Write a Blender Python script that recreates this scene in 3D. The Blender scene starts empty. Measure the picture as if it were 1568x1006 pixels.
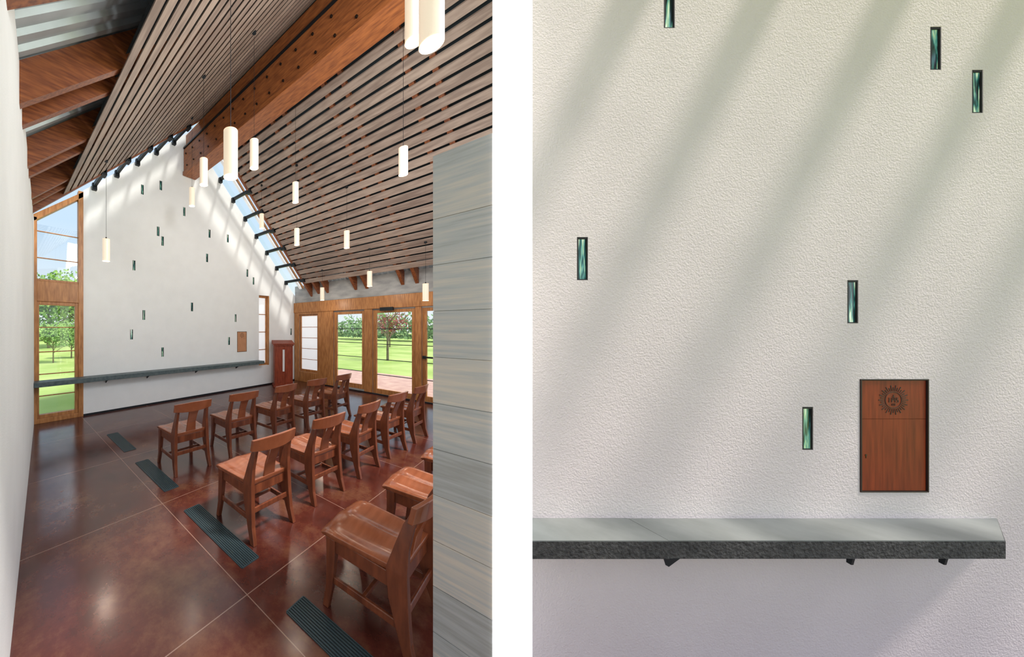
import bpy, bmesh, math, random
from mathutils import Vector, Matrix
random.seed(7)
sc=bpy.context.scene
sc.view_settings.view_transform='Standard'
sc.view_settings.look='None'
YAW=math.radians(-40)

# ------------------------------------------------------------ materials
def newmat(name):
    m=bpy.data.materials.new(name); m.use_nodes=True
    nt=m.node_tree; b=nt.nodes['Principled BSDF']
    return m,nt,b
def mat(name,c,rough=.5,metal=0,var=0,vscale=4,bump=0,bscale=50,stretch=(1,1,1),c2=None,emit=0,emc=None,spec=.5,detail=6,island=0):
    m,nt,b=newmat(name)
    b.inputs['Roughness'].default_value=rough; b.inputs['Metallic'].default_value=metal
    b.inputs['Specular IOR Level'].default_value=spec
    tc=nt.nodes.new('ShaderNodeTexCoord'); mp=nt.nodes.new('ShaderNodeMapping')
    mp.inputs['Scale'].default_value=stretch
    nt.links.new(tc.outputs['Object'],mp.inputs['Vector'])
    n=nt.nodes.new('ShaderNodeTexNoise'); n.inputs['Scale'].default_value=vscale; n.inputs['Detail'].default_value=detail
    nt.links.new(mp.outputs[0],n.inputs['Vector'])
    r=nt.nodes.new('ShaderNodeValToRGB')
    if c2 is None: c2=tuple(min(1,x*(1+var)) for x in c); c=tuple(x*(1-var) for x in c)
    r.color_ramp.elements[0].position=.32; r.color_ramp.elements[1].position=.68
    r.color_ramp.elements[0].color=(*c,1); r.color_ramp.elements[1].color=(*c2,1)
    fac=n.outputs['Fac']
    if island:
        g=nt.nodes.new('ShaderNodeNewGeometry'); ma=nt.nodes.new('ShaderNodeMath'); ma.operation='MULTIPLY_ADD'; ma.inputs[1].default_value=island
        nt.links.new(g.outputs['Random Per Island'],ma.inputs[0]); nt.links.new(fac,ma.inputs[2])
        m2=nt.nodes.new('ShaderNodeMath'); m2.operation='SUBTRACT'; m2.inputs[1].default_value=island/2; nt.links.new(ma.outputs[0],m2.inputs[0]); fac=m2.outputs[0]
    nt.links.new(fac,r.inputs['Fac']); nt.links.new(r.outputs[0],b.inputs['Base Color'])
    if bump:
        n2=nt.nodes.new('ShaderNodeTexNoise'); n2.inputs['Scale'].default_value=bscale; n2.inputs['Detail'].default_value=4
        nt.links.new(mp.outputs[0],n2.inputs['Vector'])
        bp=nt.nodes.new('ShaderNodeBump'); bp.inputs['Strength'].default_value=bump; bp.inputs['Distance'].default_value=.01
        nt.links.new(n2.outputs['Fac'],bp.inputs['Height']); nt.links.new(bp.outputs[0],b.inputs['Normal'])
    if emit:
        b.inputs['Emission Color'].default_value=(*(emc or c),1); b.inputs['Emission Strength'].default_value=emit
    return m
def s(r,g,b_):
    f=lambda v:((v/255)/12.92 if v/255<=.04045 else ((v/255+.055)/1.055)**2.4)
    return (f(r),f(g),f(b_))

M={}
M['plaster']=mat('white_plaster',s(238,241,241),.85,var=.02,bump=.15,bscale=110)
M['stucco']=mat('stucco',s(229,217,215),.92,var=.03,vscale=3,bump=.42,bscale=130)
M['glulam']=mat('fir_timber',s(122,68,36),.45,c2=s(170,102,54),vscale=6,stretch=(6,1,6),bump=.05)
M['timber_x']=mat('fir_rafter',s(100,50,30),.45,c2=s(150,88,48),vscale=6,stretch=(1,8,8))
M['frame']=mat('oak_frame',s(156,100,54),.4,c2=s(196,138,82),vscale=5,stretch=(6,6,1))
M['slat']=mat('cedar_slat',s(132,115,105),.55,c2=s(172,154,141),vscale=5,stretch=(5,.6,5),island=.25)
M['gapback']=mat('dark_gap_backing',s(38,48,54),.9,var=.1)  # near-black colour stands in for the shade between slats
M['chair']=mat('cherry_wood',s(126,68,42),.2,c2=s(150,88,58),vscale=4,stretch=(1,5,1),spec=.8,detail=3)
M['chair_leg']=mat('cherry_wood_dark',s(94,48,30),.28,c2=s(128,70,44),vscale=6,stretch=(5,5,1),spec=.7)
M['steel']=mat('dark_steel',(.02,.025,.03),.45,metal=.6)
M['bolt']=mat('bolt_steel',(.03,.02,.015),.4,metal=.7)
M['deck']=mat('galvanised_deck',s(180,192,198),.4,metal=.4,var=.1)
M['dark']=mat('shadow_gap',(.012,.01,.01),.7)
M['shelftop']=mat('honed_stone_top',s(118,122,118),.7,c2=s(140,144,140),vscale=5,bump=.05,spec=.25)
M['shelfedge']=mat('cleft_stone_edge',s(42,42,43),.8,c2=s(76,75,74),vscale=60,bump=1,bscale=90)
M['shelfdark']=mat('slate_shelf',s(64,80,84),.45,c2=s(92,106,108),vscale=20,bump=.2)
M['cabinet']=mat('cabinet_cherry',s(112,34,10),.5,c2=s(148,56,24),vscale=7,stretch=(9,9,.7),spec=.2)
M['cabinet_pale']=mat('cabinet_oak',s(176,120,84),.4,c2=s(200,146,108),vscale=7,stretch=(9,9,.7))
M['lectern']=mat('lectern_wood',s(118,46,26),.45,c2=s(152,68,40),vscale=7,stretch=(6,6,.8),spec=.3)
M['carve']=mat('carved_recess',s(40,14,6),.6)
M['grey']=mat('grey_panel',s(144,146,146),.7,c2=s(178,178,176),vscale=3,stretch=(1,1,3))
M['grille']=mat('grille_steel',s(56,74,80),.4,metal=.3,var=.1)
M['grillegap']=mat('grille_gap',s(12,18,20),.6)
M['white']=mat('white_glow_fill',(.95,.95,.95),.9,emit=.9,emc=(1,1,1))  # emission added to keep the divider pure white; not a lamp
M['shade']=mat('opal_glass',s(246,232,212),.3,emit=.38,emc=s(255,236,208))
M['shadein']=mat('opal_glass_inner',s(255,230,190),.4,emit=.75,emc=s(255,214,160))
M['bark']=mat('bark',s(120,104,88),.9,var=.2,vscale=12)
M['leaf']=mat('leaves',s(92,140,60),.7,c2=s(160,196,96),vscale=1.2)
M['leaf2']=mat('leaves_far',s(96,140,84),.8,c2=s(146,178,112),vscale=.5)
M['redleaf']=mat('leaves_red',s(140,66,60),.8,c2=s(180,110,92),vscale=1)
M['grass']=mat('grass',s(150,178,92),.95,c2=s(192,208,130),vscale=.5,bump=.6,bscale=30,spec=.1)
M['paving']=mat('paving',s(190,150,138),.8,c2=s(214,178,162),vscale=4)
M['frost']=mat('frosted_glass',(.8,.85,.88),.6,emit=.45,emc=(.95,.97,1))
M['frit']=mat('fritted_white_bar',(.85,.87,.88),.5,emit=.25,emc=(1,1,1))

def thin_glass():
    m,nt,b=newmat('window_glass')
    nt.nodes.remove(b); out=nt.nodes['Material Output']
    t=nt.nodes.new('ShaderNodeBsdfTransparent'); t.inputs[0].default_value=(.96,.98,.97,1)
    g=nt.nodes.new('ShaderNodeBsdfGlossy'); g.inputs['Roughness'].default_value=.02
    mx=nt.nodes.new('ShaderNodeMixShader'); mx.inputs[0].default_value=.05
    nt.links.new(t.outputs[0],mx.inputs[1]); nt.links.new(g.outputs[0],mx.inputs[2]); nt.links.new(mx.outputs[0],out.inputs[0])
    return m
M['glass']=thin_glass()

def streak_glow_glass():
    m,nt,b=newmat('green_glass_painted_glow')
    tc=nt.nodes.new('ShaderNodeTexCoord'); mp=nt.nodes.new('ShaderNodeMapping'); mp.inputs['Scale'].default_value=(44,44,4)
    nt.links.new(tc.outputs['Object'],mp.inputs[0])
    n=nt.nodes.new('ShaderNodeTexNoise'); n.inputs['Scale'].default_value=1.7; n.inputs['Detail'].default_value=3; n.inputs['Distortion'].default_value=.5
    nt.links.new(mp.outputs[0],n.inputs['Vector'])
    r=nt.nodes.new('ShaderNodeValToRGB'); e=r.color_ramp.elements
    e[0].position=.38; e[0].color=(.006,.016,.016,1); e[1].position=.66; e[1].color=(.85,.95,.75,1)
    a=e.new(.46); a.color=(.02,.10,.09,1); a=e.new(.52); a.color=(.10,.32,.28,1); a=e.new(.59); a.color=(.34,.52,.30,1)
    nt.links.new(n.outputs['Fac'],r.inputs[0]); nt.links.new(r.outputs[0],b.inputs['Base Color'])
    b.inputs['Roughness'].default_value=.12
    nt.links.new(r.outputs[0],b.inputs['Emission Color']); b.inputs['Emission Strength'].default_value=.35  # bright streaks and glow painted in for daylight through the glass
    return m
M['glowglass']=streak_glow_glass()

def floor_mat():
    m,nt,b=newmat('stained_concrete')
    tc=nt.nodes.new('ShaderNodeTexCoord')
    n=nt.nodes.new('ShaderNodeTexNoise'); n.inputs['Scale'].default_value=1.8; n.inputs['Detail'].default_value=10; n.inputs['Roughness'].default_value=.74
    nt.links.new(tc.outputs['Object'],n.inputs['Vector'])
    r=nt.nodes.new('ShaderNodeValToRGB'); e=r.color_ramp.elements
    e[0].position=.3; e[0].color=(*s(48,22,18),1); e[1].position=.75; e[1].color=(*s(118,82,58),1)
    a=e.new(.5); a.color=(*s(82,38,29),1)
    nt.links.new(n.outputs['Fac'],r.inputs[0])
    sp=nt.nodes.new('ShaderNodeSeparateXYZ'); nt.links.new(tc.outputs['Object'],sp.inputs[0])
    outs=[]
    for ax,off in ((0,1.14),(1,1.35)):
        ad=nt.nodes.new('ShaderNodeMath'); ad.operation='SUBTRACT'; ad.inputs[1].default_value=off-12
        nt.links.new(sp.outputs[ax],ad.inputs[0])
        pp=nt.nodes.new('ShaderNodeMath'); pp.operation='PINGPONG'; pp.inputs[1].default_value=.6
        nt.links.new(ad.outputs[0],pp.inputs[0])
        lt=nt.nodes.new('ShaderNodeMath'); lt.operation='LESS_THAN'; lt.inputs[1].default_value=.0028
        nt.links.new(pp.outputs[0],lt.inputs[0]); outs.append(lt)
    mx=nt.nodes.new('ShaderNodeMath'); mx.operation='MAXIMUM'
    nt.links.new(outs[0].outputs[0],mx.inputs[0]); nt.links.new(outs[1].outputs[0],mx.inputs[1])
    mc=nt.nodes.new('ShaderNodeMix'); mc.data_type='RGBA'
    nt.links.new(mx.outputs[0],mc.inputs[0]); nt.links.new(r.outputs[0],mc.inputs[6]); mc.inputs[7].default_value=(*s(140,112,98),1)
    nt.links.new(mc.outputs[2],b.inputs['Base Color'])
    b.inputs['Specular IOR Level'].default_value=.75; b.inputs['IOR'].default_value=1.55
    n2=nt.nodes.new('ShaderNodeTexNoise'); n2.inputs['Scale'].default_value=6; n2.inputs['Detail'].default_value=5
    nt.links.new(tc.outputs['Object'],n2.inputs['Vector'])
    mr=nt.nodes.new('ShaderNodeMapRange'); mr.inputs[3].default_value=.12; mr.inputs[4].default_value=.26
    nt.links.new(n2.outputs['Fac'],mr.inputs[0]); nt.links.new(mr.outputs[0],b.inputs['Roughness'])
    bp=nt.nodes.new('ShaderNodeBump'); bp.inputs['Strength'].default_value=.05; bp.inputs['Distance'].default_value=.01
    nt.links.new(n2.outputs['Fac'],bp.inputs['Height']); nt.links.new(bp.outputs[0],b.inputs['Normal'])
    return m
M['floor']=floor_mat()
def plank_mat():
    m,nt,b=newmat('weathered_planks')
    tc=nt.nodes.new('ShaderNodeTexCoord'); sp=nt.nodes.new('ShaderNodeSeparateXYZ'); nt.links.new(tc.outputs['Object'],sp.inputs[0])
    dv=nt.nodes.new('ShaderNodeMath'); dv.operation='DIVIDE'; dv.inputs[1].default_value=.21; nt.links.new(sp.outputs[2],dv.inputs[0])
    fl=nt.nodes.new('ShaderNodeMath'); fl.operation='FLOOR'; nt.links.new(dv.outputs[0],fl.inputs[0])
    wn=nt.nodes.new('ShaderNodeTexWhiteNoise'); wn.noise_dimensions='1D'; nt.links.new(fl.outputs[0],wn.inputs['W'])
    mp=nt.nodes.new('ShaderNodeMapping'); mp.inputs['Scale'].default_value=(1,1.5,26)
    nt.links.new(tc.outputs['Object'],mp.inputs[0])
    n=nt.nodes.new('ShaderNodeTexNoise'); n.inputs['Scale'].default_value=2.5; n.inputs['Detail'].default_value=7; nt.links.new(mp.outputs[0],n.inputs['Vector'])
    ad=nt.nodes.new('ShaderNodeMath'); ad.operation='MULTIPLY_ADD'; ad.inputs[1].default_value=.4
    nt.links.new(wn.outputs['Value'],ad.inputs[0]); nt.links.new(n.outputs['Fac'],ad.inputs[2])
    r=nt.nodes.new('ShaderNodeValToRGB'); e=r.color_ramp.elements
    e[0].position=.4; e[0].color=(*s(160,161,158),1); e[1].position=1; e[1].color=(*s(208,200,188),1)
    a=e.new(.65); a.color=(*s(178,182,182),1)
    nt.links.new(ad.outputs[0],r.inputs[0]); nt.links.new(r.outputs[0],b.inputs['Base Color']); b.inputs['Roughness'].default_value=.6
    return m
M['plank']=plank_mat()

# ------------------------------------------------------------ mesh builder
class MB:
    def __init__(s_): s_.v=[];s_.f=[];s_.mi=[];s_.mats=[];s_.sm=[]
    def m(s_,k):
        if k not in s_.mats: s_.mats.append(k)
        return s_.mats.index(k)
    def add(s_,vs,fs,k,smooth=False):
        o=len(s_.v); s_.v+= [tuple(v) for v in vs]; i=s_.m(k)
        for f in fs: s_.f.append([o+a for a in f]); s_.mi.append(i); s_.sm.append(smooth)
    def box(s_,x0,x1,y0,y1,z0,z1,k):
        vs=[(x,y,z) for z in (z0,z1) for y in (y0,y1) for x in (x0,x1)]
        s_.add(vs,[(0,2,3,1),(4,5,7,6),(0,1,5,4),(2,6,7,3),(0,4,6,2),(1,3,7,5)],k)
    def hexa(s_,vs,k):
        s_.add(vs,[(3,2,1,0),(4,5,6,7),(0,1,5,4),(1,2,6,5),(2,3,7,6),(3,0,4,7)],k)
    def prism(s_,poly,d,k):
        n=len(poly); vs=list(poly)+[(p[0]+d[0],p[1]+d[1],p[2]+d[2]) for p in poly]
        fs=[list(range(n))[::-1],list(range(n,2*n))]+[(i,(i+1)%n,n+(i+1)%n,n+i) for i in range(n)]
        s_.add(vs,fs,k)
    def cyl(s_,p0,p1,r0,r1,k,n=16,caps=True):
        p0=Vector(p0);p1=Vector(p1);d=(p1-p0).normalized()
        a=d.orthogonal().normalized(); b=d.cross(a)
        vs=[];
        for p,r in ((p0,r0),(p1,r1)):
            for i in range(n):
                t=2*math.pi*i/n; vs.append(p+a*math.cos(t)*r+b*math.sin(t)*r)
        s_.add(vs,[(i,(i+1)%n,n+(i+1)%n,n+i) for i in range(n)],k,True)
        if caps: s_.add(vs,[list(range(n))[::-1],list(range(n,2*n))],k)
    def sweep(s_,pts,sizes,k):
        vs=[];fs=[]
        for (x,y,z),(a,b) in zip(pts,sizes):
            vs+=[(x-a/2,y-b/2,z),(x+a/2,y-b/2,z),(x+a/2,y+b/2,z),(x-a/2,y+b/2,z)]
        for i in range(len(pts)-1):
            o=i*4
            for j in range(4): fs.append((o+j,o+(j+1)%4,o+4+(j+1)%4,o+4+j))
        fs.append((3,2,1,0)); o=(len(pts)-1)*4; fs.append((o,o+1,o+2,o+3))
        s_.add(vs,fs,k)
    def mesh(s_,name):
        me=bpy.data.meshes.new(name); me.from_pydata(s_.v,[],s_.f)
        for k in s_.mats: me.materials.append(M[k])
        me.polygons.foreach_set('material_index',s_.mi); me.polygons.foreach_set('use_smooth',s_.sm)
        me.update(); return me
    def obj(s_,name,rot=0,loc=(0,0,0),parent=None,bevel=0,fix=True):
        me=s_.mesh(name)
        if fix:
            bm=bmesh.new(); bm.from_mesh(me); bmesh.ops.recalc_face_normals(bm,faces=bm.faces); bm.to_mesh(me); bm.free()
        o=bpy.data.objects.new(name,me); sc.collection.objects.link(o)
        o.rotation_euler=(0,0,rot); o.location=loc
        if parent: o.parent=parent
        if bevel:
            bv=o.modifiers.new('bevel','BEVEL'); bv.width=bevel; bv.segments=2; bv.limit_method='ANGLE'; bv.angle_limit=math.radians(50)
        return o
def empty(name,loc=(0,0,0),rot=0):
    e=bpy.data.objects.new(name,None); e.location=loc; e.rotation_euler=(0,0,rot); sc.collection.objects.link(e); return e
def cut(o,boxes):
    b=MB()
    for x in boxes: b.box(*x,'dark')
    c=b.obj('cutter'); c.rotation_euler=o.rotation_euler; c.location=o.location
    md=o.modifiers.new('b','BOOLEAN'); md.object=c; md.operation='DIFFERENCE'; md.solver='EXACT'
    bpy.context.view_layer.update()
    dg=bpy.context.evaluated_depsgraph_get()
    me=bpy.data.meshes.new_from_object(o.evaluated_get(dg))
    o.modifiers.remove(md); o.data=me
    while len(me.materials)>1: me.materials.pop()
    for p in me.polygons: p.material_index=0
    bpy.data.objects.remove(c)

RX=3.35
def S(x): return 6.1-.93*(RX-x) if x<RX else 6.1-.96*(x-RX)

# ------------------------------------------------------------ shell
b=MB(); b.box(-1.2,7.25,-4.5,6.2,-.12,0,'floor'); b.obj('floor')
b=MB(); b.box(-90,110,-60,140,-.4,-.07,'grass'); b.box(7.26,10.6,-2,6.5,-.068,-.02,'paving'); b.obj('lawn')

GY=6.03
b=MB(); b.prism([(1.17,GY,0),(7.2,GY,0),(7.2,GY,S(7.2)+.05),(RX,GY,S(RX)+.03),(1.17,GY,S(1.17)+.05)],(0,.25,0),'plaster')
wg=b.obj('wall_gable')
slits=[(2.26,4.47),(2.66,4.68),(3.22,4.26),(2.60,3.68),(2.70,3.49),(3.90,3.90),(4.45,3.89),(2.09,2.88),(3.83,3.30),(5.10,3.09),(5.32,2.90),(2.29,1.88),(3.42,2.10),(4.70,1.87),(2.04,1.48),(4.49,1.28),(2.70,1.09),(6.86,1.5)]
cut(wg,[(x-.028,x+.028,GY-.1,GY+.05,z-.1,z+.1) for x,z in slits]+[(5.52,5.92,GY-.1,GY+.4,.56,2.53),(4.75,5.08,GY-.1,GY+.03,.98,1.52)])
b=MB()
for x,z in slits:
    b.box(x-.028,x+.028,GY+.022,GY+.05,z-.1,z+.1,'glowglass')
    b.box(x-.0278,x-.014,GY+.004,GY+.022,z-.0998,z+.0998,'dark'); b.box(x+.02,x+.0278,GY+.004,GY+.022,z-.0998,z+.0998,'dark')
b.obj('gable_slit_glass')

def WL(y): return -.138+.0958*y
b=MB(); y0,y1=-1.0,6.2
b.hexa([(WL(y0)-.25,y0,0),(WL(y0),y0,0),(WL(y1),y1,0),(WL(y1)-.25,y1,0),(WL(y0)-.25,y0,3.4),(WL(y0),y0,3.4),(WL(y1),y1,3.4),(WL(y1)-.25,y1,3.4)],'plaster')
b.obj('wall_left')
b=MB(); b.box(1.17,7.0,GY-.01,GY,0,.035,'steel'); b.obj('baseboard_gable')

b=MB()
def deck(x0,x1):
    ys=[];y=0.06
    prof=[(0,0),(.05,0),(.07,.035),(.12,.035),(.14,0)]
    while y<5.36:
        for dy,dz in prof[:-1]: ys.append((y+dy,dz))
        y+=.14
    vs=[];fs=[]
    for y,dz in ys:
        for x in (x0,x1): vs.append((x,y,S(x)+.34+dz))
    for i in range(len(ys)-1): fs.append((2*i,2*i+1,2*i+3,2*i+2))
    b.add(vs,fs,'deck')
deck(-.5,RX); deck(RX,7.45)
for a,c in ((.8,RX-.02),(RX+.02,6.7)):
    b.prism([(a,.06,S(a)+.14),(c,.06,S(c)+.14),(c,.06,S(c)+.145),(a,.06,S(a)+.145)],(0,5.3,0),'gapback')  # added dark sheet above the slats so their gaps read as shade
b.obj('roof_deck',fix=False)

b=MB()
for yc in (.25,1.35,2.5,3.65,4.8):
    for dy in (0,.3):
        y=yc+dy
        for a,c in ((-.35,RX),(RX,7.3)):
            b.prism([(a,y,S(a)+.035),(c,y,S(c)+.035),(c,y,S(c)+.33),(a,y,S(a)+.33)],(0,.07,0),'timber_x')
for a,c in ((-.1,RX),(RX,7.3)):
    b.prism([(a,5.36,S(a)-.02),(c,5.36,S(c)-.02),(c,5.36,S(c)+.33),(a,5.36,S(a)+.33)],(0,.06,0),'timber_x')
b.obj('roof_rafters')

b=MB()
def slats(sign,xstart,xend,pitch,bw):
    L=abs(xend-xstart); sl=math.atan(.93 if sign<0 else .96)
    n=int((L/math.cos(sl))/pitch)
    for i in range(n):
        a=xstart+sign*i*pitch*math.cos(sl); c=a+sign*bw*math.cos(sl)
        t=.018
        b.prism([(a,.06,S(a)),(c,.06,S(c)),(c,.06,S(c)+t),(a,.06,S(a)+t)],(0,5.3,0),'slat')
slats(-1,RX-.05,.72,.14,.102); slats(1,RX+.05,6.78,.165,.114)
b.obj('ceiling')
rb=empty('ridge_beam')
b=MB(); b.box(3.2,3.48,.0,6.02,5.151,5.66,'glulam'); b.box(3.175,3.505,.0,6.02,5.06,5.15,'glulam'); b.box(3.215,3.465,.0,5.95,5.69,5.95,'glulam'); b.obj('timber',parent=rb,bevel=.008)
b=MB(); b.box(3.18,3.5,.0,6.0,5.66,5.69,'steel')
for i in range(20):
    y=.35+i*.29
    for z in (5.24,5.52): b.cyl((3.18,y+(.05 if z>5.3 else 0),z),(3.2,y+(.05 if z>5.3 else 0),z),.017,.017,'bolt',10)
b.obj('steel_plate_and_bolts',parent=rb)

sk=empty('skylight_strip')
b=MB()
for a,c in ((.0,RX),(RX,7.2)):
    b.prism([(a,5.42,S(a)+.3),(c,5.42,S(c)+.3),(c,5.42,S(c)+.31),(a,5.42,S(a)+.31)],(0,.8,0),'glass')
b.obj('glazing',parent=sk)
b=MB()
def brk(x):
    z=S(x); b.box(x-.025,x+.025,5.3,6.06,z-.02,z+.05,'steel'); b.box(x-.04,x+.04,5.3,5.44,z-.06,z+.06,'steel'); b.box(x-.04,x+.04,5.96,6.03,z-.07,z+.05,'steel')
for x in (1.35,1.75,2.15,2.55,2.95,3.8,4.2,4.6,5.0,5.4,5.8,6.2,6.6): brk(x)
for a,c in ((1.2,RX),(RX,7.0)):
    b.prism([(a,5.66,S(a)+.2),(c,5.66,S(c)+.2),(c,5.66,S(c)+.26),(a,5.66,S(a)+.26)],(0,.04,0),'frame')
    b.prism([(a,5.74,S(a)+.2),(c,5.74,S(c)+.2),(c,5.74,S(c)+.23),(a,5.74,S(a)+.23)],(0,.08,0),'frit')
b.obj('brackets',parent=sk)

# ------------------------------------------------------------ windows of gable
w=empty('window_1')
b=MB(); xa,xb=.41,1.17; ya,yb=GY-.02,GY+.1
b.box(xa,xa+.07,ya,yb,0,S(xa)+.1,'frame'); b.box(xb-.08,xb,ya,yb,0,S(xb)+.02,'frame')
b.box(xa+.07,xb-.08,ya,yb,2.06,2.4,'frame'); b.box(xa+.07,xb-.08,ya,yb,0,.08,'frame')
b.prism([(xa,ya,S(xa)-.0),(xb,ya,S(xb)-.08),(xb,ya,S(xb)+.02),(xa,ya,S(xa)+.12)],(0,.12,0),'frame')
for x0,x1,z0,z1 in ((xa+.07,xa+.1,.08,2.06),(xb-.13,xb-.08,.08,2.06),(xa+.1,xb-.13,.08,.14),(xa+.1,xb-.13,2.0,2.06),(xa+.07,xb-.08,2.4,2.44)):
    b.box(x0,x1,ya+.02,yb-.02,z0,z1,'frame')
for z in (.45,.82,1.2,1.62,2.8,3.25): b.box(xa+.07,xb-.08,ya+.05,ya+.07,z-.009,z+.009,'frame')
b.obj('frame',parent=w,bevel=.004)
b=MB(); b.box(xa+.05,xb-.05,ya+.055,ya+.06,.05,S(xa),'glass'); b.obj('glazing',parent=w)
w=empty('window_2'); b=MB()
b.box(5.52,5.57,6.1,6.2,.56,2.53,'frame'); b.box(5.87,5.92,6.1,6.2,.56,2.53,'frame'); b.box(5.57,5.87,6.1,6.2,.56,.62,'frame'); b.box(5.57,5.87,6.1,6.2,2.47,2.53,'frame')
for z in (1.0,1.5,2.0): b.box(5.57,5.87,6.13,6.15,z-.01,z+.01,'frame')
b.box(5.885,5.92,6.035,6.1,.56,2.53,'frame')
b.obj('frame',parent=w)
b=MB(); b.box(5.57,5.87,6.15,6.155,.62,2.47,'frost'); b.obj('glazing',parent=w)

sh=empty('wall_shelf')
b=MB(); b.box(.42,5.5,GY-.25,GY-.001,.645,.725,'shelfdark'); b.obj('slab',parent=sh,bevel=.004)
b=MB()
for x in (1.55,2.35,3.5,4.7):
    b.prism([(x,GY,.645),(x,GY-.16,.645),(x,GY,.56)],(.012,0,0),'steel')
b.obj('brackets',parent=sh)

# ------------------------------------------------------------ tabernacle cabinets
def cabinet(name,cx,cz,face,rot,wood,w=.312,h=.519):
    e=empty(name); e.rotation_euler=(0,0,rot)
    b=MB(); x0,x1,z0,z1=cx-w/2,cx+w/2,cz-h/2,cz+h/2; t=.005
    b.box(x0+.001,x1-.001,face+.008,face+.012,z0+.001,z1-.001,'dark')
    for q in ((x0,x0+t,z0,z1),(x1-t,x1,z0,z1),(x0+t,x1-t,z0,z0+t),(x0+t,x1-t,z1-t,z1)): b.box(q[0],q[1],face-.003,face+.01,q[2],q[3],'carve')
    b.obj('frame',parent=e)
    b=MB(); zs=z1-.183
    b.box(x0+t+.002,x1-t-.002,face+.001,face+.008,zs+.0008,z1-t-.002,wood)
    n=3; ww=(x1-x0-2*t-.004)/n
    for i in range(n): b.box(x0+t+.002+i*ww+.0002,x0+t+.002+(i+1)*ww-.0002,face+.001,face+.008,z0+t+.002,zs-.0008,wood)
    b.obj('door_panels',parent=e)
    b=MB(); ex,ez=cx,z1-.096; R=.068
    for i in range(36):
        a=2*math.pi*i/36; l=R if i%2==0 else R*.86; r0=R*.62
        ca,sa=math.cos(a),math.sin(a); wd=.0019
        b.prism([(ex+ca*r0-sa*wd*.6,face+.0002,ez+sa*r0+ca*wd*.6),(ex+ca*r0+sa*wd*.6,face+.0002,ez+sa*r0-ca*wd*.6),(ex+ca*l+sa*wd,face+.0002,ez+sa*l-ca*wd),(ex+ca*l-sa*wd,face+.0002,ez+sa*l+ca*wd)],(0,.001,0),'carve')
    for i in range(40):
        a=2*math.pi*i/40;a2=2*math.pi*(i+1)/40
        P=lambda r,t_:(ex+math.cos(t_)*r,face+.0002,ez+math.sin(t_)*r)
        b.prism([P(R*.53,a),P(R*.53,a2),P(R*.57,a2),P(R*.57,a)],(0,.001,0),'carve')
    def bar(x0,x1,z0,z1): b.box(ex+x0-.0005,ex+x1+.0005,face+.0002,face+.0015,ez+z0,ez+z1,'carve')
    bar(-.0205,-.0185,-.011,.011)
    bar(-.009,-.007,-.011,.011); bar(.007,.009,-.011,.011); bar(-.007,.007,-.001,.001)
    bar(-.001,.001,.0,.024); bar(-.006,.006,.015,.017)
    bar(.015,.023,.009,.011); bar(.015,.017,.0,.009); bar(.015,.023,-.002,0); bar(.021,.023,-.009,-.002); bar(.015,.023,-.011,-.009)
    for dx in (-.007,0,.007): bar(dx-.0007,dx+.0007,-.026,-.016)
    b.obj('carved_emblem',parent=e)
    b=MB(); b.cyl((x0+.03,face+.0,z0+.17),(x0+.03,face+.002,z0+.17),.004,.004,'bolt',14); b.box(x0+.029,x0+.031,face+.0,face+.0015,z0+.156,z0+.166,'bolt')
    b.obj('keyhole',parent=e)
cabinet('tabernacle_cabinet',4.915,1.25,GY,0,'cabinet_pale',.32,.53)

# ------------------------------------------------------------ door wall
DX=7.04
b=MB(); b.box(DX,DX+.2,-.6,6.03,0,2.9,'grey'); wd=b.obj('wall_right')
units=[(5.14,5.84,.3,2.02),(3.74,4.64,.06,2.05),(2.56,3.54,.02,2.05),(1.44,2.44,.02,2.05),(.2,1.28,.06,2.05)]
cut(wd,[(DX-.1,DX+.4,a,c,z0,z1) for a,c,z0,z1 in units])
b=MB(); b.box(DX-.07,DX-.001,.0,GY-.01,2.08,2.38,'frame')
ed=[GY-.02,5.84,5.14,4.64,3.74,3.54,2.56,2.44,1.44,1.28,.2]
for i in range(0,len(ed)-1,2):
    b.box(DX-.05,DX-.001,ed[i+1]+.0,ed[i],0,2.08,'frame')
b.box(DX-.05,DX-.001,5.14,5.84,0,.3,'frame')
b.box(DX-.05,DX-.001,5.14,5.84,2.02,2.08,'frame')
b.obj('trim_1',bevel=.006)
for i,(a,c,z0,z1) in enumerate(units):
    nm='door_%d'%(i-1) if i in (2,3) else 'window_%d'%(i+3)
    e=empty(nm); b=MB(); f=.09 if i in (1,2,3) else .06
    x0,x1=DX+.01,DX+.06
    b.box(x0,x1,a,a+f,z0,z1,'frame'); b.box(x0,x1,c-f,c,z0,z1,'frame'); b.box(x0,x1,a+f,c-f,z0,z0+f*1.3,'frame'); b.box(x0,x1,a+f,c-f,z1-f*.8,z1,'frame')
    for k in range(1,5):
        z=z0+f+(z1-z0-2*f)*k/5; b.box(x0+.015,x0+.035,a+f,c-f,z-.008,z+.008,'steel' if i else 'frame')
    b.obj('frame',parent=e,bevel=.004)
    b=MB(); b.box(x0+.02,x0+.026,a+f,c-f,z0+f,z1-f*.8,'frost' if i==0 else 'glass'); b.obj('glazing',parent=e)
    if i in (2,3):
        b=MB(); b.box(DX-.12,DX-.05,a+.45,a+.75,2.02,2.1,'steel')
        if i==3:
            b.cyl((x0-.06,a+.06,.98),(x0-.06,c-.06,.98),.018,.018,'steel'); 
            for y in (a+.06,c-.06): b.box(x0-.07,x0,y-.03,y+.03,.95,1.01,'steel')
        b.obj('door_hardware',parent=e)
b=MB(); b.box(DX-.06,DX-.051,.0,5.14,0,.03,'steel'); b.obj('baseboard_right')

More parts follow.
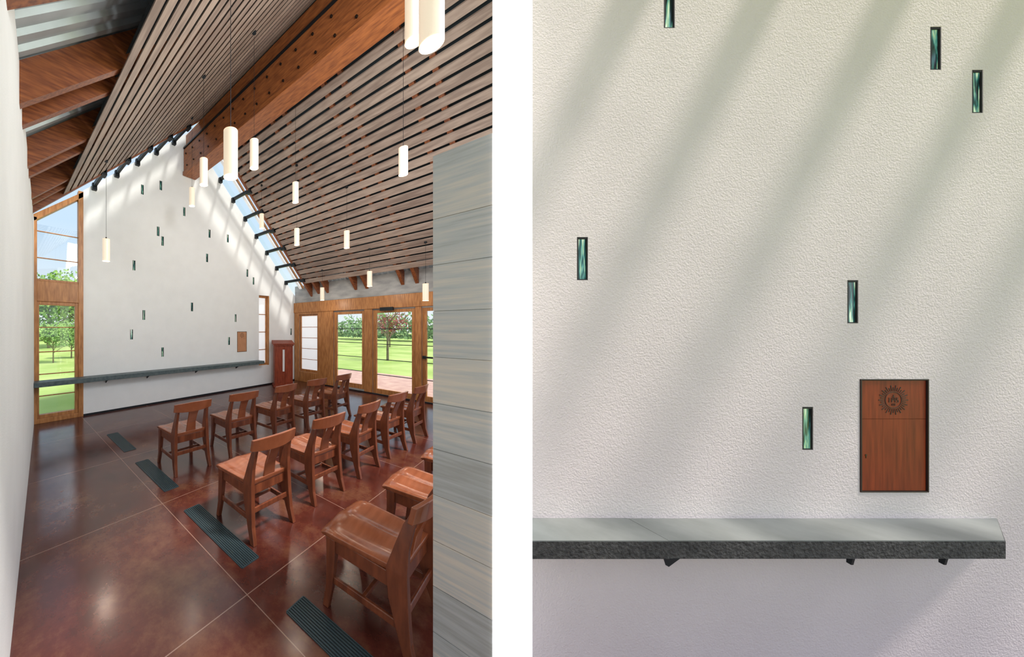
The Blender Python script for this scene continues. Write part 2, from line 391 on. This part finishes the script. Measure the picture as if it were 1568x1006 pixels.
# ------------------------------------------------------------ lectern
e=empty('lectern',(6.05,5.62,0),math.radians(-38)); b=MB()
b.box(-.28,.28,-.18,.18,0,.05,'lectern'); b.box(-.25,-.03,-.15,.15,.05,1.12,'lectern'); b.box(.03,.25,-.15,.15,.05,1.12,'lectern')
b.box(-.03,.03,-.14,.15,.05,.42,'lectern'); b.box(-.03,.03,-.14,.15,1.02,1.12,'lectern'); b.box(-.03,.03,-.13,-.11,.42,1.02,'plaster')
b.box(-.23,-.05,-.158,-.15,.12,1.05,'lectern'); b.box(.05,.23,-.158,-.15,.12,1.05,'lectern')
b.box(-.27,.27,-.17,.17,1.12,1.16,'lectern')
b.prism([(-.29,-.2,1.16),(-.29,.2,1.16),(-.29,.2,1.27),(-.29,-.2,1.19)],(.58,0,0),'lectern')
b.obj('body',parent=e,bevel=.005)

# ------------------------------------------------------------ chairs
def chair_mesh():
    b=MB(); N=16
    top=[];bot=[]
    for j in range(N+1):
        for i in range(N+1):
            u=i/N*2-1; v=j/N
            hw=.205+.035*v; x=u*hw*(1-.04*max(0,(v-.85)/.15)*abs(u)**6); y=-.19+.44*v+ .015*(1-u*u)*v
            z=.442-.026*math.exp(-((abs(u)-.45)**2)/.1)*math.sin(math.pi*min(1,max(0,v*.92+.04)))
            z+=.005*math.exp(-u*u/.02)*v
            if v>.85: z-=.02*((v-.85)/.15)**2
            if abs(u)>.9: z-=.006*((abs(u)-.9)/.1)
            top.append((x,y,z)); bot.append((x*.97,y*.97,.402))
    n=N+1; fs=[];off=len(top)
    for j in range(N):
        for i in range(N):
            a=j*n+i; fs.append((a,a+1,a+n+1,a+n)); fs.append((off+a,off+a+n,off+a+n+1,off+a+1))
    ring=[i for i in range(n)]+[j*n+N for j in range(1,n)]+[N*n+i for i in range(N-1,-1,-1)]+[j*n for j in range(N-1,0,-1)]
    for k in range(len(ring)):
        a,c=ring[k],ring[(k+1)%len(ring)]; fs.append((a,off+a,off+c,c))
    b.add(top+bot,fs,'chair',True)
    for sx in (-1,1):
        b.sweep([(sx*.214,.218,0),(sx*.206,.2,.12),(sx*.2,.19,.3),(sx*.2,.19,.403)],[(.034,.036),(.036,.04),(.044,.054),(.046,.058)],'chair_leg')
        b.sweep([(sx*.212,-.24,0),(sx*.206,-.205,.12),(sx*.2,-.175,.28),(sx*.197,-.165,.42),(sx*.19,-.185,.54),(sx*.182,-.215,.66),(sx*.178,-.245,.74)],
                [(.034,.044),(.036,.056),(.038,.092),(.038,.1),(.034,.066),(.032,.048),(.028,.03)],'chair_leg')
        b.box(sx*.2-.011,sx*.2+.011,-.15,.18,.325,.402,'chair_leg')
        b.box(sx*.202-.009,sx*.202+.009,-.17,.19,.145,.185,'chair_leg')
    b.box(-.19,.19,.175,.197,.33,.402,'chair_leg'); b.box(-.19,.19,-.18,-.16,.325,.402,'chair_leg')
    b.box(-.2,.2,.0,.02,.155,.18,'chair_leg')
    b.box(-.19,.19,-.205,-.19,.2,.24,'chair_leg')
    K=10
    vs=[]
    for i in range(K+1):
        u=i/K*2-1; x=u*.232; y=-.232-.04*(1-u*u)
        zt=.79-.012*u*u; zb=.68+.012*u*u
        vs+=[(x,y+.012,zb),(x,y-.012,zb),(x,y-.03,zt),(x,y-.006,zt)]
    fs=[]
    for i in range(K):
        o=i*4
        for j in range(4): fs.append((o+j,o+(j+1)%4,o+4+(j+1)%4,o+4+j))
    fs+=[(3,2,1,0),(K*4,K*4+1,K*4+2,K*4+3)]
    b.add(vs,fs,'chair')
    b.sweep([(0,-.175,.42),(0,-.195,.54),(0,-.235,.64),(0,-.268,.71)],[(.12,.018),(.105,.018),(.11,.018),(.13,.018)],'chair')
    return b.mesh('wooden_chair')
cm=chair_mesh()
bm=bmesh.new(); bm.from_mesh(cm); bmesh.ops.recalc_face_normals(bm,faces=bm.faces); bm.to_mesh(cm); bm.free()
rows=[(2.92,[1.44,2.19,2.97,3.73,4.5]),(1.63,[1.42,2.17,2.92,3.67,4.42]),(.56,[1.44,2.2,2.95])]
for y,xs in rows:
    for x in xs:
        o=bpy.data.objects.new('wooden_chair',cm); sc.collection.objects.link(o)
        o.location=(x+.235,y+.235,0); o.rotation_euler=(0,0,math.radians(random.uniform(-4,4)) if y>.6 else math.radians(2))
        bv=o.modifiers.new('bevel','BEVEL'); bv.width=.004; bv.segments=2; bv.limit_method='ANGLE'; bv.angle_limit=math.radians(55)

# ------------------------------------------------------------ floor grilles
for yc in (4.33,3.12,1.92,.72):
    b=MB(); x0,x1=1.24,1.385; y0,y1=yc-.4,yc+.4
    b.box(x0,x1,y0,y1,.0005,.0015,'grillegap')
    b.box(x0-.006,x0,y0,y1,0,.006,'grille'); b.box(x1,x1+.006,y0,y1,0,.006,'grille'); b.box(x0,x1,y0-.006,y0,0,.006,'grille'); b.box(x0,x1,y1,y1+.006,0,.006,'grille')
    for i in range(9):
        x=x0+.009+i*.0158; b.box(x-.0045,x+.0045,y0,y1,.001,.005,'grille')
    b.obj('floor_grille')

# ------------------------------------------------------------ pendants
pend=[(1.23,4.75,2.78,.33),(2.02,3.26,3.62,.33),(1.28,1.7,2.86,.33),(2.34,2.64,3.69,.33),(2.76,4.87,4.06,.33),(3.82,3.26,3.89,.33),(3.81,1.53,3.66,.33),(4.61,4.94,4.06,.33),(4.6,3.89,3.45,.33),(5.17,3.12,3.33,.33),(6.22,3.2,2.69,.33),(6.45,4.6,2.5,.33),(6.3,2.12,2.3,.33),(1.98,.73,3.56,.34),(1.56,.50,3.11,.34)]
for x,y,z,L in pend:
    b=MB(); r=.052; n=32
    b.cyl((0,0,-L/2),(0,0,L/2),r,r,'shade',n,caps=False)
    b.cyl((0,0,-L/2),(0,0,L/2-.01),r*.93,r*.93,'shadein',n,caps=False)
    b.cyl((0,0,-L/2+.03),(0,0,-L/2+.032),r*.92,r*.92,'shadein',n)
    b.cyl((0,0,L/2-.006),(0,0,L/2),r,r,'shade',n)
    b.cyl((0,0,L/2),(0,0,L/2+.03),.014,.01,'steel',12)
    top=S(x)-z
    b.cyl((0,0,L/2),(0,0,top),.0022,.0022,'steel',6); b.cyl((0,0,top-.02),(0,0,top+.01),.025,.025,'steel',16)
    b.obj('pendant_lamp',loc=(x,y,z))
    l=bpy.data.lights.new('pendant_bulb','POINT'); l.energy=5.5; l.color=(1,.9,.78); l.shadow_soft_size=.05
    lo=bpy.data.objects.new('pendant_bulb',l); lo.location=(x,y,z-L/2-.06); sc.collection.objects.link(lo)

# ------------------------------------------------------------ plank partition
b=MB(); z=0; YE=.271
while z<2.3:
    z1=min(z+.208,2.39) if z<2.1 else 2.39
    b.box(1.525,1.56,YE,.4825,z+.001,z1-.0,'plank'); z+=.21
b.box(1.5295,1.558,YE+.004,.48,0,2.385,'plank')
b.obj('wall_plank_partition')
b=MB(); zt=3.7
b.hexa([(.989,1.18,0),(1.149,1.18,0),(1.31,1.36,0),(1.142,1.36,0),(.989,1.18,zt),(1.149,1.18,zt),(1.31,1.36,zt),(1.142,1.36,zt)],'white')  # added glowing white strip dividing the two views
b.obj('white_divider_strip',rot=YAW)
# ------------------------------------------------------------ stucco wall
b=MB(); b.box(1.29,6.2,1.35,1.46,0,3.6,'stucco'); ws=b.obj('wall_stucco',rot=YAW)
ns=[(1.944,3.079),(3.168,2.887),(3.36,2.689),(1.545,1.921),(2.787,1.723),(2.58,1.141),(4.1,2.2),(4.6,1.5)]
tx,tz=2.9745,1.108
cut(ws,[(x-.0255,x+.0255,1.3,1.362,z-.099,z+.099) for x,z in ns]+[(tx-.156,tx+.156,1.3,1.362,tz-.2595,tz+.2595)])
b=MB()
for x,z in ns:
    b.box(x-.0255,x+.0255,1.3555,1.362,z-.099,z+.099,'glowglass')
    for q in ((x-.0255,x-.0165,z-.099,z+.099),(x+.0215,x+.0255,z-.099,z+.099),(x-.0165,x+.0215,z-.099,z-.094),(x-.0165,x+.0215,z+.09,z+.099)):
        b.box(q[0],q[1],1.3515,1.36,q[2],q[3],'dark')
b.obj('stucco_wall_slit_glass',rot=YAW)
cabinet('tabernacle_cabinet',tx,tz,1.35,YAW,'cabinet')
e=empty('stone_ledge',rot=YAW); b=MB()
zt=.73; zb=.655; D0,D1=1.35,1.205
def slab(x0f,x0b,x1f,x1b,dz,df):
    b.hexa([(x0f,df,zb+dz),(x1f,df,zb+dz),(x1b,D0,zb+dz),(x0b,D0,zb+dz),(x0f,df,zt-.004+dz),(x1f,df,zt-.004+dz),(x1b,D0,zt-.004+dz),(x0b,D0,zt-.004+dz)],'shelfedge')
    b.hexa([(x0f,df+.001,zt-.004+dz),(x1f-.002,df+.001,zt-.004+dz),(x1b-.002,D0,zt-.004+dz),(x0b,D0,zt-.004+dz),(x0f,df+.001,zt+dz),(x1f-.002,df+.001,zt+dz),(x1b-.002,D0,zt+dz),(x0b,D0,zt+dz)],'shelftop')
slab(1.168,1.305,1.735,1.752,.0,D1); slab(1.738,1.755,3.122,3.45,-.0015,D1+.003)
b.obj('slab',parent=e)
b=MB()
for r in (2.505,2.89):
    b.box(r,r+.012,D1+.01,D0,zb-.008,zb,'steel')
    b.prism([(r,D1+.008,zb),(r,D1+.022,zb),(r,D1+.022,zb-.03),(r,D1+.012,zb-.034)],(.01,0,0),'steel')
b.prism([(1.725,D1+.002,zb),(1.782,D1+.002,zb),(1.736,D1+.002,zb-.034)],(0,.01,0),'steel')
b.box(1.735,1.75,D1+.01,D0,zb-.008,zb,'steel')
b.obj('brackets',parent=e)

b=MB()
for i in range(10):
    r=1.4+i*.6
    b.box(r,r+.13,-.2,1.35,3.64,3.76,'timber_x')
b.box(1.35,7.0,-.3,-.2,3.6,3.8,'timber_x')
b.obj('stripe_shadow_beams',rot=YAW)  # unseen beams added to cast diagonal shadow bands on the stucco

# ------------------------------------------------------------ landscape
def foliage(b,c,r,n,k,sz):
    for _ in range(n):
        while True:
            p=Vector((random.uniform(-1,1),random.uniform(-1,1),random.uniform(-1,1)))
            if .35<p.length<1: break
        p=Vector((c[0]+p.x*r[0],c[1]+p.y*r[1],c[2]+p.z*r[2]))
        if p.z<sz: p.z=sz
        a=Vector((random.gauss(0,1),random.gauss(0,1),random.gauss(0,1))).normalized()*sz*random.uniform(.6,1.3)
        q=a.orthogonal().normalized()*sz*.5
        b.add([p-a*.5,p+q,p+a*.5,p-q],[(0,1,2,3)],k)
def tree(x,y,h,cr,k='leaf',n=1500,sz=.28):
    b=MB(); b.cyl((0,0,0.005),(0,0,h*.6),h*.018,h*.01,'bark',8)
    for i in range(6):
        a=i*1.05; b.cyl((0,0,h*(.25+.05*i)),(math.cos(a)*cr*.6,math.sin(a)*cr*.6,h*(.45+.06*i)),h*.008,h*.003,'bark',6)
    for i in range(7):
        a=i*2.4; rr=cr*.5*math.sqrt(i/7)
        foliage(b,(math.cos(a)*rr,math.sin(a)*rr,h*(.45+.4*random.random())),(cr*.6,cr*.6,h*.22),n//7,k,sz)
    b.obj('tree',loc=(x,y,-.07),fix=False)
tree(3.2,30,6.6,3.2,n=2600); tree(5.8,33,6.9,3.4,n=2600); tree(2.0,17,1.9,.9,n=900,sz=.12); tree(3.1,19,2.1,.9,n=900,sz=.12)
tree(15.5,7.0,3.8,1.3,n=420,sz=.1); tree(23,17.5,3.4,1.8,n=1100,sz=.18); tree(27,12,3.2,1.8,k='redleaf',n=1000,sz=.18)
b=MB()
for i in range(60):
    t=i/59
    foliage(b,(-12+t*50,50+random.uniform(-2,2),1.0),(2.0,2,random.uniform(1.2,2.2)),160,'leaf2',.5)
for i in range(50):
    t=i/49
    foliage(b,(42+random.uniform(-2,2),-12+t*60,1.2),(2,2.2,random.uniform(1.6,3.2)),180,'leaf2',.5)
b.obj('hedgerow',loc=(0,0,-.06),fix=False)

# ------------------------------------------------------------ light
wld=bpy.data.worlds.new('sky'); sc.world=wld; wld.use_nodes=True; nt=wld.node_tree
bg=nt.nodes['Background']; tc=nt.nodes.new('ShaderNodeTexCoord'); sp=nt.nodes.new('ShaderNodeSeparateXYZ'); r=nt.nodes.new('ShaderNodeValToRGB')
nt.links.new(tc.outputs['Generated'],sp.inputs[0]); nt.links.new(sp.outputs[2],r.inputs[0]); nt.links.new(r.outputs[0],bg.inputs[0])
e=r.color_ramp.elements; e[0].position=0; e[0].color=(.92,.96,1,1); e[1].position=.8; e[1].color=(.68,.77,.95,1)
a=e.new(.3); a.color=(.58,.76,.98,1)
bg.inputs[1].default_value=1.08
def aim(o,d): o.rotation_euler=Vector(d).to_track_quat('-Z','Y').to_euler()
sun=bpy.data.lights.new('sun','SUN'); sun.energy=4.4; sun.angle=math.radians(6.5); sun.color=(1,.92,.86)
so=bpy.data.objects.new('sun',sun); aim(so,(-.28,.46,-1)); sc.collection.objects.link(so)
def area(name,loc,d,size,e,col):
    l=bpy.data.lights.new(name,'AREA'); l.size=size; l.energy=e; l.color=col
    o=bpy.data.objects.new(name,l); o.location=loc; aim(o,d); sc.collection.objects.link(o)
area('chapel_fill',(2.3,.15,4.1),(.1,1,-.25),1.0,80,(.97,.98,1))  # added fill light above the view, no fixture; brightens the chapel
area('ceiling_fill',(3.6,.5,1.6),(-.1,.5,1),.8,46,(1,.98,.95))  # added fill light hidden behind the partition, brightens the slats

# ------------------------------------------------------------ camera
cam=bpy.data.cameras.new('camera'); co=bpy.data.objects.new('camera',cam); sc.collection.objects.link(co)
co.location=(0,0,1.6); co.rotation_euler=(math.radians(90),0,YAW)
cam.sensor_width=36; cam.lens=36*450/1568; cam.shift_x=407/1568; cam.clip_start=.02; cam.clip_end=500
sc.camera=co
